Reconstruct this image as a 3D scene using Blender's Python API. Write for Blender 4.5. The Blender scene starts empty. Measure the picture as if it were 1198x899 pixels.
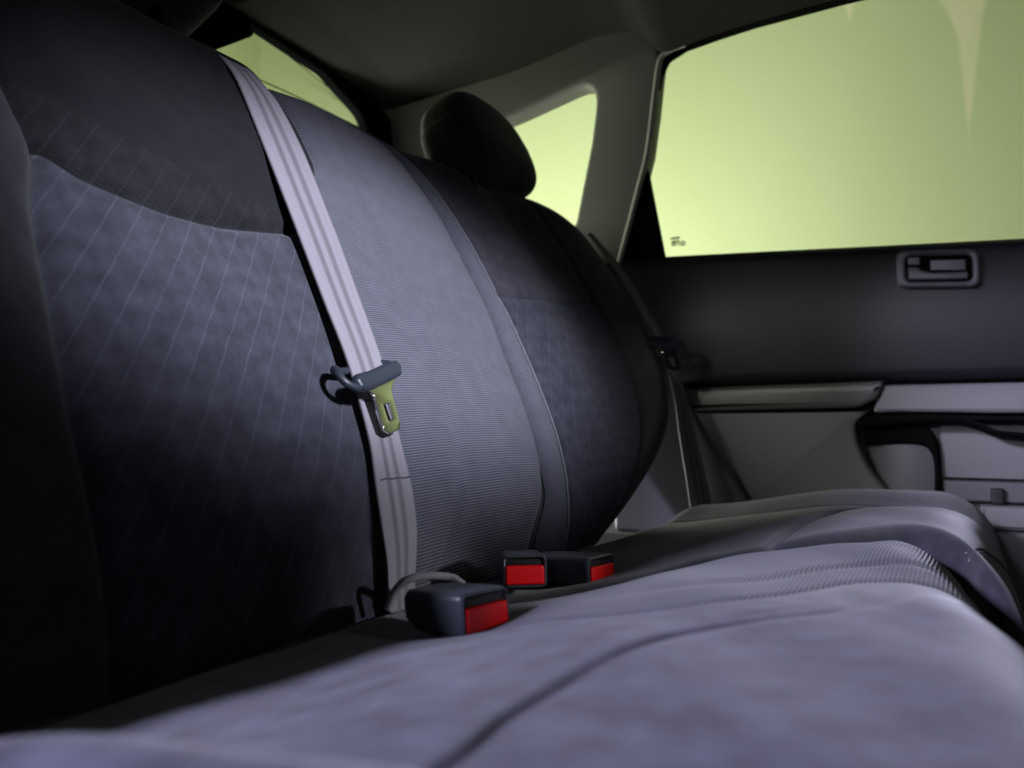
import bpy, bmesh, math, random
import numpy as np
from mathutils import Vector, Matrix
random.seed(4)
C = bpy.context.scene.collection
SC = bpy.context.scene
Z0 = 0.85                     # camera height over the ground; shapes below are given relative to it

# ------------------------------------------------------------------ camera, world, lights, exposure
cam_d = bpy.data.cameras.new('camera'); cam = bpy.data.objects.new('camera', cam_d); C.objects.link(cam)
cam_d.sensor_width = 36.0
cam_d.lens = 36.0 * 900.0 / 1198.0
cam_d.clip_start = 0.02
cam.location = (0, 0, Z0)
cam.rotation_euler = (math.radians(90) + math.atan(50.0 / 900.0), 0, math.radians(30))
cam_d.dof.use_dof = True
cam_d.dof.focus_distance = 0.82
cam_d.dof.aperture_fstop = 4.5
SC.camera = cam
SC.view_settings.view_transform = 'Standard'
SC.view_settings.look = 'None'
SC.view_settings.gamma = 1.0
SC.view_settings.use_curve_mapping = False
SC.view_settings.exposure = 0.0
SC.cycles.use_denoising = True
SC.cycles.max_bounces = 6
SC.cycles.transparent_max_bounces = 12

w = bpy.data.worlds.new('world'); SC.world = w; w.use_nodes = True
w.node_tree.nodes['Background'].inputs[0].default_value = (0.046, 0.046, 0.048, 1)
w.node_tree.nodes['Background'].inputs[1].default_value = 1.0

def area(name, loc, target, size, power, color, size_y=None, spread=180):
    d = bpy.data.lights.new(name, 'AREA'); o = bpy.data.objects.new(name, d); C.objects.link(o)
    d.shape = 'RECTANGLE'; d.size = size; d.size_y = size_y or size; d.energy = power; d.color = color
    d.spread = math.radians(spread)
    o.location = (loc[0], loc[1], loc[2] + Z0)
    v = Vector(target) - Vector(loc); o.rotation_euler = v.to_track_quat('-Z', 'Y').to_euler()
    return o
def spot(name, loc, target, power, color, angle, blend=.4, radius=.05):
    d = bpy.data.lights.new(name, 'SPOT'); o = bpy.data.objects.new(name, d); C.objects.link(o)
    d.energy = power; d.color = color; d.spot_size = math.radians(angle); d.spot_blend = blend; d.shadow_soft_size = radius
    o.location = (loc[0], loc[1], loc[2] + Z0)
    v = Vector(target) - Vector(loc); o.rotation_euler = v.to_track_quat('-Z', 'Y').to_euler()
    return o

LILAC = (0.85, 0.86, 1.0)
key = spot('daylight_windscreen', (1.00, .22, .72), (-.575, .69, .150), 310, LILAC, 33, .8, .08)
key.scale = (1, .57, 1)
spot('buckle_fill_spot', (1.3, .66, .36), (-.31, .56, -.125), 55, (.95, .94, 1.0), 7.5, .8, .04)  # added narrow fill to brighten the buckles, no real source
spot('booth_lamp_near_side', (-2.02, -2.0, 1.55), (-.12, .55, -.12), 860, (.74, .73, 1.0), 34, .5, .22)
spot('door_front_fill_spot', (-.25, -1.0, .45), (.22, 1.5, .10), 32, (.90, .84, 1.0), 17, .35, .06)  # added fill, cone fitted to the bright forward part of the door
spot('door_trim_fill_spot', (-.95, -1.0, .80), (-.29, 1.46, -.02), 62, (1.0, .99, .86), 15, .9, .16)  # added warm fill for the bright patch on door trim and far belt
# booth lamps outside the car, lighting the lime wall
area('booth_lamp_side', (-1.65, 1.45, -.05), (-.75, 3.0, .80), .5, 62, (1, 1, .93), 1.0)
area('booth_lamp_rear', (-2.0, .6, .1), (-3.2, 1.2, 1.2), .5, 40, (1, 1, .9), 1.4)

# ------------------------------------------------------------------ materials
def new_mat(name):
    m = bpy.data.materials.new(name); m.use_nodes = True
    nt = m.node_tree; b = nt.nodes['Principled BSDF']
    return m, nt, b
def N(nt, typ, **kw):
    n = nt.nodes.new(typ)
    for k, v in kw.items(): setattr(n, k, v)
    return n
def math_n(nt, op, a, b=None, c=None):
    n = nt.nodes.new('ShaderNodeMath'); n.operation = op
    for i, v in enumerate((a, b, c)):
        if v is None: continue
        if isinstance(v, (int, float)): n.inputs[i].default_value = v
        else: nt.links.new(v, n.inputs[i])
    return n.outputs[0]
def mix_col(nt, fac, a, b, mode='MIX'):
    n = nt.nodes.new('ShaderNodeMix'); n.data_type = 'RGBA'; n.blend_type = mode
    def put(i, v):
        if isinstance(v, (int, float)): n.inputs[i].default_value = v
        elif isinstance(v, tuple): n.inputs[i].default_value = (*v, 1)
        else: nt.links.new(v, n.inputs[i])
    put(0, fac); put(6, a); put(7, b)
    return n.outputs[2]
def plastic(name, col, rough=.5, metal=0, grain=0.0, scale=900, spec=.5):
    m, nt, b = new_mat(name)
    b.inputs['Base Color'].default_value = (*col, 1); b.inputs['Roughness'].default_value = rough
    b.inputs['Metallic'].default_value = metal; b.inputs['Specular IOR Level'].default_value = spec
    tc = N(nt, 'ShaderNodeTexCoord'); nz = N(nt, 'ShaderNodeTexNoise'); nz.inputs['Scale'].default_value = scale
    nt.links.new(tc.outputs['Object'], nz.inputs['Vector'])
    if grain:
        bp = N(nt, 'ShaderNodeBump'); bp.inputs['Strength'].default_value = grain; bp.inputs['Distance'].default_value = .0006
        nt.links.new(nz.outputs['Fac'], bp.inputs['Height']); nt.links.new(bp.outputs[0], b.inputs['Normal'])
    return m
def fabric(name, col, kind='plain', sheen=.25, mottle=.35, ribh=.0006):
    m, nt, b = new_mat(name)
    b.inputs['Roughness'].default_value = .95
    b.inputs['Specular IOR Level'].default_value = .15
    b.inputs['Sheen Weight'].default_value = sheen; b.inputs['Sheen Roughness'].default_value = .45
    uv = N(nt, 'ShaderNodeUVMap'); uv.uv_map = 'UVMap'
    sep = N(nt, 'ShaderNodeSeparateXYZ'); nt.links.new(uv.outputs[0], sep.inputs[0])
    U, V = sep.outputs[0], sep.outputs[1]
    nz = N(nt, 'ShaderNodeTexNoise'); nz.inputs['Scale'].default_value = 38; nz.inputs['Detail'].default_value = 6
    nt.links.new(uv.outputs[0], nz.inputs['Vector'])
    fz = N(nt, 'ShaderNodeTexNoise'); fz.inputs['Scale'].default_value = 700; fz.inputs['Detail'].default_value = 2
    nt.links.new(uv.outputs[0], fz.inputs['Vector'])
    mot = math_n(nt, 'MULTIPLY_ADD', nz.outputs['Fac'], mottle * 4, 1 - 2 * mottle)
    mot = math_n(nt, 'MULTIPLY', mot, math_n(nt, 'MULTIPLY_ADD', fz.outputs['Fac'], .5, .75))
    height = math_n(nt, 'MULTIPLY', fz.outputs['Fac'], .35)
    val = mot
    dist = .0008
    if kind == 'rib':
        s = math_n(nt, 'SINE', math_n(nt, 'MULTIPLY', V, 2 * math.pi / .0029))
        s = math_n(nt, 'MULTIPLY_ADD', s, .5, .5)
        val = math_n(nt, 'MULTIPLY', mot, math_n(nt, 'MULTIPLY_ADD', s, 1.0, .5))
        height = math_n(nt, 'ADD', height, math_n(nt, 'MULTIPLY', s, 1.2)); dist = ribh
    if kind == 'quilt':
        q = math_n(nt, 'DIVIDE', math_n(nt, 'ADD', U, math_n(nt, 'MULTIPLY', V, 1.0)), .046)
        fq = math_n(nt, 'FRACT', q)
        p = math_n(nt, 'DIVIDE', math_n(nt, 'SUBTRACT', U, math_n(nt, 'MULTIPLY', V, .68)), .0245)
        p = math_n(nt, 'ADD', p, math_n(nt, 'MULTIPLY', math_n(nt, 'GREATER_THAN', fq, .5), .025))
        fp = math_n(nt, 'FRACT', p)
        d = math_n(nt, 'ABSOLUTE', math_n(nt, 'SUBTRACT', fp, .5))
        mr = N(nt, 'ShaderNodeMapRange'); mr.interpolation_type = 'SMOOTHSTEP'
        nt.links.new(d, mr.inputs[0]); mr.inputs[1].default_value = .01; mr.inputs[2].default_value = .05; mr.inputs[3].default_value = 1; mr.inputs[4].default_value = 0
        brk = N(nt, 'ShaderNodeTexNoise'); brk.inputs['Scale'].default_value = 22; nt.links.new(uv.outputs[0], brk.inputs['Vector'])
        line = math_n(nt, 'MULTIPLY', mr.outputs[0], math_n(nt, 'MULTIPLY_ADD', brk.outputs['Fac'], 1.3, .1))
        cell = math_n(nt, 'MODULO', math_n(nt, 'ADD', math_n(nt, 'FLOOR', p), math_n(nt, 'FLOOR', math_n(nt, 'MULTIPLY', q, 2))), 2)
        cell = math_n(nt, 'ABSOLUTE', cell)
        val = math_n(nt, 'MULTIPLY', mot, math_n(nt, 'MULTIPLY_ADD', cell, .13, .935))
        val = math_n(nt, 'ADD', val, math_n(nt, 'MULTIPLY', line, .75))
        rr = math_n(nt, 'SINE', math_n(nt, 'ADD', math_n(nt, 'MULTIPLY', math_n(nt, 'ADD', V, math_n(nt, 'MULTIPLY', U, .5)), 2 * math.pi / .0036), math_n(nt, 'MULTIPLY', cell, 1.6)))
        height = math_n(nt, 'ADD', height, math_n(nt, 'MULTIPLY', rr, .35))
        height = math_n(nt, 'SUBTRACT', height, math_n(nt, 'MULTIPLY', line, .5))
    if kind == 'mesh':
        vo = N(nt, 'ShaderNodeTexVoronoi'); vo.inputs['Scale'].default_value = 330; nt.links.new(uv.outputs[0], vo.inputs['Vector'])
        val = math_n(nt, 'MULTIPLY', mot, math_n(nt, 'MULTIPLY_ADD', vo.outputs['Distance'], 1.1, .5))
        height = vo.outputs['Distance']
    vm = N(nt, 'ShaderNodeVectorMath', operation='SCALE'); vm.inputs[0].default_value = col
    nt.links.new(val, vm.inputs['Scale']); nt.links.new(vm.outputs[0], b.inputs['Base Color'])
    bp = N(nt, 'ShaderNodeBump'); bp.inputs['Strength'].default_value = .7; bp.inputs['Distance'].default_value = dist
    nt.links.new(height, bp.inputs['Height']); nt.links.new(bp.outputs[0], b.inputs['Normal'])
    return m

FAB = (.047, .048, .066)
M = {}
M['insert'] = fabric('patterned_seat_cloth', (.035, .037, .052), 'quilt')
M['shoulder'] = fabric('plain_shoulder_cloth', (.0110, .0115, .0140), 'plain', sheen=.1, mottle=.15)
M['matte'] = plastic('matte_black', (.004, .004, .0045), .95, spec=.08)
M['insert_dark'] = fabric('patterned_shoulder_cloth', (.0110, .0115, .0140), 'quilt', sheen=.1)
M['rib'] = fabric('ribbed_seat_cloth', (.084, .087, .110), 'rib', mottle=.12)
M['rib_flat'] = fabric('ribbed_cushion_cloth', (.092, .092, .122), 'rib', mottle=.12, ribh=.00025)
M['plain'] = fabric('plain_seat_cloth', (.024, .025, .031), 'plain')
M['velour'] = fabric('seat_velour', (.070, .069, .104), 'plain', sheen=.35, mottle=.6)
M['velour_shaded'] = fabric('seat_velour_shaded', (.038, .037, .050), 'plain', sheen=.35)  # same velour darkened, the far seat's shade put into its colour
M['headrest'] = fabric('headrest_cloth', (.024, .026, .031), 'mesh')
M['piping'] = plastic('seam_piping', (.16, .15, .17), .8)
M['seatback'] = plastic('seat_back_board', (.02, .02, .022), .8)
M['door_upper'] = plastic('door_upper_plastic', (.014, .015, .020), .45, grain=.5)
M['door_lower'] = plastic('door_lower_plastic', (.155, .148, .16), .5, grain=.5)
M['pull'] = plastic('grab_strip_plastic', (.11, .11, .11), .35, grain=.3)
M['black'] = plastic('black_plastic', (.006, .006, .007), .5)
M['dark'] = plastic('dark_plastic', (.016, .016, .019), .45)
M['bezel'] = plastic('handle_plastic', (.085, .08, .09), .4, grain=.2)
M['pillar'] = plastic('pillar_plastic', (.24, .24, .20), .55, grain=.4)
M['seal'] = plastic('weatherstrip_rubber', (.42, .42, .35), .5)
M['liner'] = fabric('headliner_cloth', (.026, .025, .020), 'plain', sheen=0, mottle=.1)
M['buckle'] = plastic('buckle_plastic', (.060, .068, .088), .34, grain=.15)
M['grip'] = plastic('tongue_grip_plastic', (.026, .032, .046), .4, grain=.15)
M['strap'] = plastic('strap_sleeve', (.30, .29, .32), .7, grain=.6, scale=500)
M['rim'] = plastic('buckle_rim_glint', (.42, .43, .46), .3)  # pale grey paints in the specular edge of the middle buckle
M['red'] = plastic('buckle_red', (.90, .008, .012), .3)
M['chrome'] = plastic('tongue_metal', (.93, .93, .90), .14, metal=1)
M['steel'] = plastic('post_steel', (.5, .5, .5), .25, metal=1)
M['thread'] = plastic('belt_thread', (.07, .06, .08), .9)
M['carpet'] = plastic('floor_carpet', (.015, .015, .018), .95, grain=1, scale=400)
M['concrete'] = plastic('concrete', (.16, .16, .14), .85, grain=.6, scale=60)
M['print'] = plastic('glass_print', (.012, .018, .004), .8)
M['sidetrim'] = plastic('side_trim_plastic', (.10, .105, .13), .45, grain=.4)

def webbing_mat():
    m, nt, b = new_mat('belt_webbing')
    b.inputs['Roughness'].default_value = .6; b.inputs['Sheen Weight'].default_value = .2
    uv = N(nt, 'ShaderNodeUVMap'); uv.uv_map = 'UVMap'
    sep = N(nt, 'ShaderNodeSeparateXYZ'); nt.links.new(uv.outputs[0], sep.inputs[0])
    U, V = sep.outputs[0], sep.outputs[1]            # U 0..1 across, V metres along
    r = N(nt, 'ShaderNodeValToRGB'); e = r.color_ramp.elements
    e[0].position = 0; e[0].color = (.62, .62, .62, 1); e[1].position = 1; e[1].color = (.62, .62, .62, 1)
    for pos, val in ((.05, 1), (.26, 1), (.33, .55), (.40, .55), (.46, 1), (.54, 1), (.60, .55), (.67, .55), (.74, 1), (.95, 1)):
        k = e.new(pos); k.color = (val, val, val, 1)
    nt.links.new(U, r.inputs[0])
    tw = math_n(nt, 'SINE', math_n(nt, 'ADD', math_n(nt, 'MULTIPLY', V, 2 * math.pi / .0028), math_n(nt, 'MULTIPLY', math_n(nt, 'PINGPONG', U, .08), 110)))
    val = math_n(nt, 'MULTIPLY', r.outputs[0], math_n(nt, 'MULTIPLY_ADD', tw, .10, .95))
    vm = N(nt, 'ShaderNodeVectorMath', operation='SCALE'); vm.inputs[0].default_value = (.235, .215, .255)
    nt.links.new(val, vm.inputs['Scale']); nt.links.new(vm.outputs[0], b.inputs['Base Color'])
    bp = N(nt, 'ShaderNodeBump'); bp.inputs['Strength'].default_value = .5; bp.inputs['Distance'].default_value = .0006
    nt.links.new(math_n(nt, 'ADD', math_n(nt, 'MULTIPLY', tw, .5), r.outputs[0]), bp.inputs['Height']); nt.links.new(bp.outputs[0], b.inputs['Normal'])
    return m
M['webbing'] = webbing_mat()
def glass_mat():
    m, nt, b = new_mat('window_glass')
    nt.nodes.remove(b); out = nt.nodes['Material Output']
    tr = N(nt, 'ShaderNodeBsdfTransparent'); tr.inputs[0].default_value = (.93, .96, .93, 1)
    gl = N(nt, 'ShaderNodeBsdfGlossy'); gl.inputs['Roughness'].default_value = .02
    fr = N(nt, 'ShaderNodeFresnel'); fr.inputs[0].default_value = 1.35
    mx = N(nt, 'ShaderNodeMixShader')
    nt.links.new(fr.outputs[0], mx.inputs[0]); nt.links.new(tr.outputs[0], mx.inputs[1]); nt.links.new(gl.outputs[0], mx.inputs[2])
    nt.links.new(mx.outputs[0], out.inputs[0])
    return m
M['glass'] = glass_mat()
def lime_wall(name, streaks):
    m, nt, b = new_mat(name)
    b.inputs['Roughness'].default_value = .75
    tc = N(nt, 'ShaderNodeTexCoord'); sep = N(nt, 'ShaderNodeSeparateXYZ'); nt.links.new(tc.outputs['Object'], sep.inputs[0])
    X, Z = sep.outputs[0], sep.outputs[2]
    nz = N(nt, 'ShaderNodeTexNoise'); nz.inputs['Scale'].default_value = 1.3; nz.inputs['Detail'].default_value = 3
    mp = N(nt, 'ShaderNodeMapping'); mp.inputs['Scale'].default_value = (1.6, 1, .5)
    nt.links.new(tc.outputs['Object'], mp.inputs[0]); nt.links.new(mp.outputs[0], nz.inputs['Vector'])
    col = mix_col(nt, nz.outputs['Fac'], (.58, .66, .33), (.66, .71, .42))
    for (x0, zt, zb, wt, wb) in streaks:             # old pale runs of paint, narrowing to a point
        t = math_n(nt, 'DIVIDE', math_n(nt, 'SUBTRACT', Z, zb), zt - zb)
        tcl = N(nt, 'ShaderNodeClamp'); nt.links.new(t, tcl.inputs[0])
        wob = N(nt, 'ShaderNodeTexNoise'); wob.inputs['Scale'].default_value = 5; nt.links.new(tc.outputs['Object'], wob.inputs['Vector'])
        ww = math_n(nt, 'MULTIPLY', math_n(nt, 'POWER', tcl.outputs[0], 1.25), math_n(nt, 'MULTIPLY_ADD', wob.outputs['Fac'], wt * 1.2, wt * .4))
        dx = math_n(nt, 'ABSOLUTE', math_n(nt, 'SUBTRACT', X, math_n(nt, 'MULTIPLY_ADD', t, wb, x0)))
        mr = N(nt, 'ShaderNodeMapRange'); mr.interpolation_type = 'SMOOTHSTEP'
        nt.links.new(math_n(nt, 'SUBTRACT', dx, ww), mr.inputs[0]); mr.inputs[1].default_value = -.012; mr.inputs[2].default_value = .004; mr.inputs[3].default_value = .8; mr.inputs[4].default_value = 0
        gate = math_n(nt, 'GREATER_THAN', t, 0.0)
        col = mix_col(nt, math_n(nt, 'MULTIPLY', mr.outputs[0], gate), col, (.86, .83, .52))
    nt.links.new(col, b.inputs['Base Color'])
    return m

# ------------------------------------------------------------------ geometry helpers
WL = {}
def empty(name, base, label, cat, group=None):
    o = bpy.data.objects.new(name, None); C.objects.link(o)
    o.location = (base[0], base[1], base[2] + Z0); o.empty_display_size = .05
    o['label'] = label; o['category'] = cat
    if group: o['group'] = group
    WL[o] = Vector(o.location)
    return o
def tag(o, label, cat, group=None):
    o['label'] = label; o['category'] = cat
    if group: o['group'] = group
    return o
def mesh_obj(name, verts, faces, mat, parent=None, uvs=None, smooth=True, sharp=None, fix=False):
    vs = [Vector((v[0], v[1], v[2] + Z0)) for v in verts]
    lo = Vector([min(v[i] for v in vs) for i in range(3)]); hi = Vector([max(v[i] for v in vs) for i in range(3)])
    base = Vector(((lo[0] + hi[0]) / 2, (lo[1] + hi[1]) / 2, lo[2]))
    me = bpy.data.meshes.new(name); me.from_pydata([v - base for v in vs], [], faces)
    if uvs is not None:
        ul = me.uv_layers.new(name='UVMap')
        for lp in me.loops: ul.data[lp.index].uv = uvs[lp.vertex_index]
    if fix:
        bm = bmesh.new(); bm.from_mesh(me); bmesh.ops.remove_doubles(bm, verts=bm.verts, dist=1e-6)
        bmesh.ops.recalc_face_normals(bm, faces=bm.faces); bm.to_mesh(me); bm.free()
    if smooth:
        for p in me.polygons: p.use_smooth = True
        if sharp: me.set_sharp_from_angle(angle=math.radians(sharp))
    me.materials.append(mat)
    o = bpy.data.objects.new(name, me); C.objects.link(o)
    WL[o] = base
    o.location = base
    if parent is not None:
        o.parent = parent; o.location = base - WL[parent]
    return o
def struct(o): o['kind'] = 'structure'; return o
def grid_faces(ni, nj, off=0):
    return [(off + i * nj + j, off + (i + 1) * nj + j, off + (i + 1) * nj + j + 1, off + i * nj + j + 1) for i in range(ni - 1) for j in range(nj - 1)]
def smooth(e0, e1, x):
    t = np.clip((x - e0) / (e1 - e0), 0, 1); return t * t * (3 - 2 * t)
class Cv:
    """smooth monotone-ish interpolation through (x, y) pairs"""
    def __init__(s, pts):
        p = sorted(pts); s.x = np.array([q[0] for q in p], float); s.y = np.array([q[1] for q in p], float)
        h = np.diff(s.x); d = np.diff(s.y) / h; m = np.zeros(len(p)); m[0] = d[0]; m[-1] = d[-1]
        for i in range(1, len(p) - 1):
            m[i] = 0 if d[i - 1] * d[i] <= 0 else 2 * d[i - 1] * d[i] / (d[i - 1] + d[i])
        s.m = m
    def __call__(s, x):
        x = np.clip(np.asarray(x, float), s.x[0], s.x[-1]); i = np.clip(np.searchsorted(s.x, x) - 1, 0, len(s.x) - 2)
        h = s.x[i + 1] - s.x[i]; t = (x - s.x[i]) / h
        return ((2 * t**3 - 3 * t**2 + 1) * s.y[i] + (t**3 - 2 * t**2 + t) * h * s.m[i] + (-2 * t**3 + 3 * t**2) * s.y[i + 1] + (t**3 - t**2) * h * s.m[i + 1])
def spl(pts, n=8, closed=True):
    """Catmull-Rom through 2D or 3D points"""
    P = [np.array(p, float) for p in pts]; out = []; k = len(P)
    for i in range(k if closed else k - 1):
        if closed: a, b, c, d = P[i - 1], P[i], P[(i + 1) % k], P[(i + 2) % k]
        else: a, b, c, d = P[max(i - 1, 0)], P[i], P[i + 1], P[min(i + 2, k - 1)]
        for j in range(n):
            t = j / n
            out.append(.5 * ((2 * b) + (c - a) * t + (2 * a - 5 * b + 4 * c - d) * t**2 + (3 * b - a - 3 * c + d) * t**3))
    if not closed: out.append(P[-1])
    return [tuple(q) for q in out]
def rpoly(pts, r, n=6):
    """polygon with filleted corners; r one radius or a list"""
    out = []; k = len(pts)
    for i in range(k):
        p = Vector(pts[i]); a = Vector(pts[i - 1]) - p; b = Vector(pts[(i + 1) % k]) - p
        rr = r[i] if isinstance(r, (list, tuple)) else r
        if rr <= 0: out.append(tuple(p)); continue
        ang = a.angle(b); t = min(rr / math.tan(ang / 2), a.length * .49, b.length * .49)
        p0 = p + a.normalized() * t; p1 = p + b.normalized() * t
        for j in range(n + 1):
            s = j / n; q = p0 * (1 - s)**2 + p * 2 * s * (1 - s) + p1 * s * s
            out.append(tuple(q))
    return out
def rect(x0, x1, y0, y1): return [(x0, y0), (x1, y0), (x1, y1), (x0, y1)]
def plate_raw(loops, thick, bevel):
    cu = bpy.data.curves.new('tmp', 'CURVE'); cu.dimensions = '2D'; cu.fill_mode = 'BOTH'
    cu.extrude = max(thick / 2 - bevel, 0.0); cu.bevel_depth = bevel; cu.bevel_resolution = 3; cu.offset = -bevel
    for lp in loops:
        s = cu.splines.new('POLY'); s.points.add(len(lp) - 1); s.use_cyclic_u = True
        for p, q in zip(s.points, lp): p.co = (q[0], q[1], 0, 1)
    o = bpy.data.objects.new('tmp', cu); C.objects.link(o)
    dg = bpy.context.evaluated_depsgraph_get(); me = o.evaluated_get(dg).to_mesh()
    V = [tuple(v.co) for v in me.vertices]; F = [tuple(p.vertices) for p in me.polygons]
    o.evaluated_get(dg).to_mesh_clear(); bpy.data.objects.remove(o); bpy.data.curves.remove(cu)
    return V, F
def plate(name, loops, thick, bevel, fn, mat, parent=None, sharp=40):
    """flat piece with real thickness; fn maps (a, b, depth 0..thick) to the place; depth grows towards the viewer's side"""
    V, F = plate_raw(loops, thick, bevel)
    return mesh_obj(name, [fn(v[0], v[1], v[2] + thick / 2) for v in V], F, mat, parent, sharp=sharp, fix=True,
                    uvs=None)
def tube_raw(path, r, n=8, closed=False, off=0):
    P = [Vector(p) for p in path]; k = len(P); V = []; F = []
    up = Vector((0.13, .21, 1)).normalized()
    for i in range(k):
        a = P[i - 1] if (i > 0 or closed) else P[i]; b = P[(i + 1) % k] if (i < k - 1 or closed) else P[i]
        t = (b - a).normalized(); s = t.cross(up)
        if s.length < 1e-4: s = t.cross(Vector((1, 0, 0)))
        s.normalize(); q = s.cross(t)
        rr = r[i] if isinstance(r, (list, tuple)) else r
        for j in range(n):
            an = 2 * math.pi * j / n; V.append(tuple(P[i] + s * (math.cos(an) * rr) + q * (math.sin(an) * rr)))
    for i in range(k if closed else k - 1):
        for j in range(n):
            i2 = (i + 1) % k
            F.append((off + i * n + j, off + i * n + (j + 1) % n, off + i2 * n + (j + 1) % n, off + i2 * n + j))
    if not closed:
        F.append(tuple(off + j for j in range(n))); F.append(tuple(off + (k - 1) * n + j for j in reversed(range(n))))
    return V, F
def tube(name, path, r, mat, parent=None, n=8, closed=False):
    V, F = tube_raw(path, r, n, closed); return mesh_obj(name, V, F, mat, parent, fix=True)
def superell(center, ax, ay, az, rx, ry, rz, e1=.55, e2=.55, nu=40, nv=24, warp=None):
    ax, ay, az = Vector(ax).normalized(), Vector(ay).normalized(), Vector(az).normalized(); V = []; U = []
    f = lambda c, e: math.copysign(abs(c)**e, c)
    for i in range(nv + 1):
        ph = -math.pi / 2 + math.pi * i / nv
        for j in range(nu):
            th = 2 * math.pi * j / nu
            x = f(math.cos(ph), e1) * f(math.cos(th), e2); y = f(math.cos(ph), e1) * f(math.sin(th), e2); z = f(math.sin(ph), e1)
            if warp: x, y, z = warp(x, y, z)
            V.append(tuple(Vector(center) + ax * (x * rx) + ay * (y * ry) + az * (z * rz))); U.append((y * ry + x * rx, z * rz))
    F = [(i * nu + j, i * nu + (j + 1) % nu, (i + 1) * nu + (j + 1) % nu, (i + 1) * nu + j) for i in range(nv) for j in range(nu)]
    return V, F, U
def ribbon(name, L, R, thick, mat, parent, nsub=6, nx=8, sag=.0):
    """belt webbing between a left and a right edge path, with thickness"""
    L = spl(L, nsub, False); R = spl(R, nsub, False); k = len(L); V = []; U = []; F = []
    vv = 0
    for side in (0, 1):
        vv = 0
        for i in range(k):
            a, b = Vector(L[i]), Vector(R[i])
            if i: vv += ((a + b) / 2 - (Vector(L[i - 1]) + Vector(R[i - 1])) / 2).length
            t = (Vector(L[min(i + 1, k - 1)]) + Vector(R[min(i + 1, k - 1)]) - Vector(L[max(i - 1, 0)]) - Vector(R[max(i - 1, 0)]))
            nn = (b - a).cross(t).normalized()
            if nn.x < 0: nn = -nn
            for j in range(nx + 1):
                s = j / nx
                V.append(tuple(a.lerp(b, s) + nn * (thick * (0 if side else 1) + sag * math.sin(math.pi * s)))); U.append((s, vv))
    n1 = k * (nx + 1); F += grid_faces(k, nx + 1) + grid_faces(k, nx + 1, n1)
    for i in range(k - 1):
        for j in (0, nx):
            q = i * (nx + 1) + j; F.append((q, q + nx + 1, q + nx + 1 + n1, q + n1))
    for i in (0, k - 1):
        for j in range(nx):
            q = i * (nx + 1) + j; F.append((q, q + 1, q + 1 + n1, q + n1))
    me = mesh_obj(name, V, F, mat, parent, uvs=U, sharp=50)
    bm = bmesh.new(); bm.from_mesh(me.data); bmesh.ops.recalc_face_normals(bm, faces=bm.faces); bm.to_mesh(me.data); bm.free()
    return me

# ------------------------------------------------------------------ the place around the car
wallm = lime_wall('lime_wall_paint', [(.962, 2.30, 1.77, .055, .012), (.955, 2.36, 2.10, .085, .012), (.60, 2.52, 2.31, .08, 0)])
def slab(name, lo, hi, mat):
    V = [(x, y, z) for x in (lo[0], hi[0]) for y in (lo[1], hi[1]) for z in (lo[2], hi[2])]
    F = [(0, 1, 3, 2), (4, 6, 7, 5), (0, 4, 5, 1), (2, 3, 7, 6), (0, 2, 6, 4), (1, 5, 7, 3)]
    return struct(mesh_obj(name, V, F, mat, smooth=False, fix=True))
slab('wall_left', (-3.4, 3.0, -.85), (1.6, 3.15, 2.4), wallm)
slab('wall_rear', (-3.55, -1.2, -.85), (-3.4, 3.15, 2.4), lime_wall('lime_wall_paint_rear', []))
slab('ground', (-3.5, -1.4, -.95), (1.8, 3.1, -.85), M['concrete'])

# ------------------------------------------------------------------ backrest surfaces: u across the car, v up the slope, h out of the cloth
BO = Vector((-.395, 0, -.15)); BV = Vector((-.325, 0, .566)).normalized(); BN = Vector((BV.z, 0, -BV.x))
def bp(u, v, h): return (BO.x + BV.x * v + BN.x * h, u, BO.z + BV.z * v + BN.z * h)
nr_a = Cv([(-.05, .283), (.09, .283), (.154, .284), (.224, .289), (.281, .295), (.358, .303), (.425, .317), (.458, .313), (.5, .308), (.7, .30)])
nr_c = Cv([(-.05, .53), (.05, .545), (.1, .56), (.2, .585), (.3, .60), (.38, .606), (.42, .616), (.456, .633), (.503, .657), (.55, .675), (.584, .675), (.616, .669), (.636, .657), (.70, .645)])
nr_m = Cv([(-.05, .57), (.033, .61), (.074, .643), (.15, .683), (.247, .702), (.366, .708), (.50, .73), (.62, .743), (.7, .745)])
nr_d = Cv([(-.05, .775), (.036, .825), (.087, .878), (.172, .915), (.267, .94), (.409, .965), (.527, .96), (.60, .935), (.64, .905), (.665, .865), (.70, .80)])
nr_vb = Cv([(.28, .435), (.317, .425), (.352, .405), (.387, .398), (.426, .393), (.471, .393), (.524, .4), (.574, .411), (.62, .428), (.66, .45)])
def groove(d, g=.006, wd=.0055): return -g * np.exp(-(d / wd)**2)
def rnd(dx, dv, R):
    q = np.minimum(np.hypot(np.maximum(0, dx), np.maximum(0, dv)), R); return -R + np.sqrt(np.maximum(R * R - q * q, 0))
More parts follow.
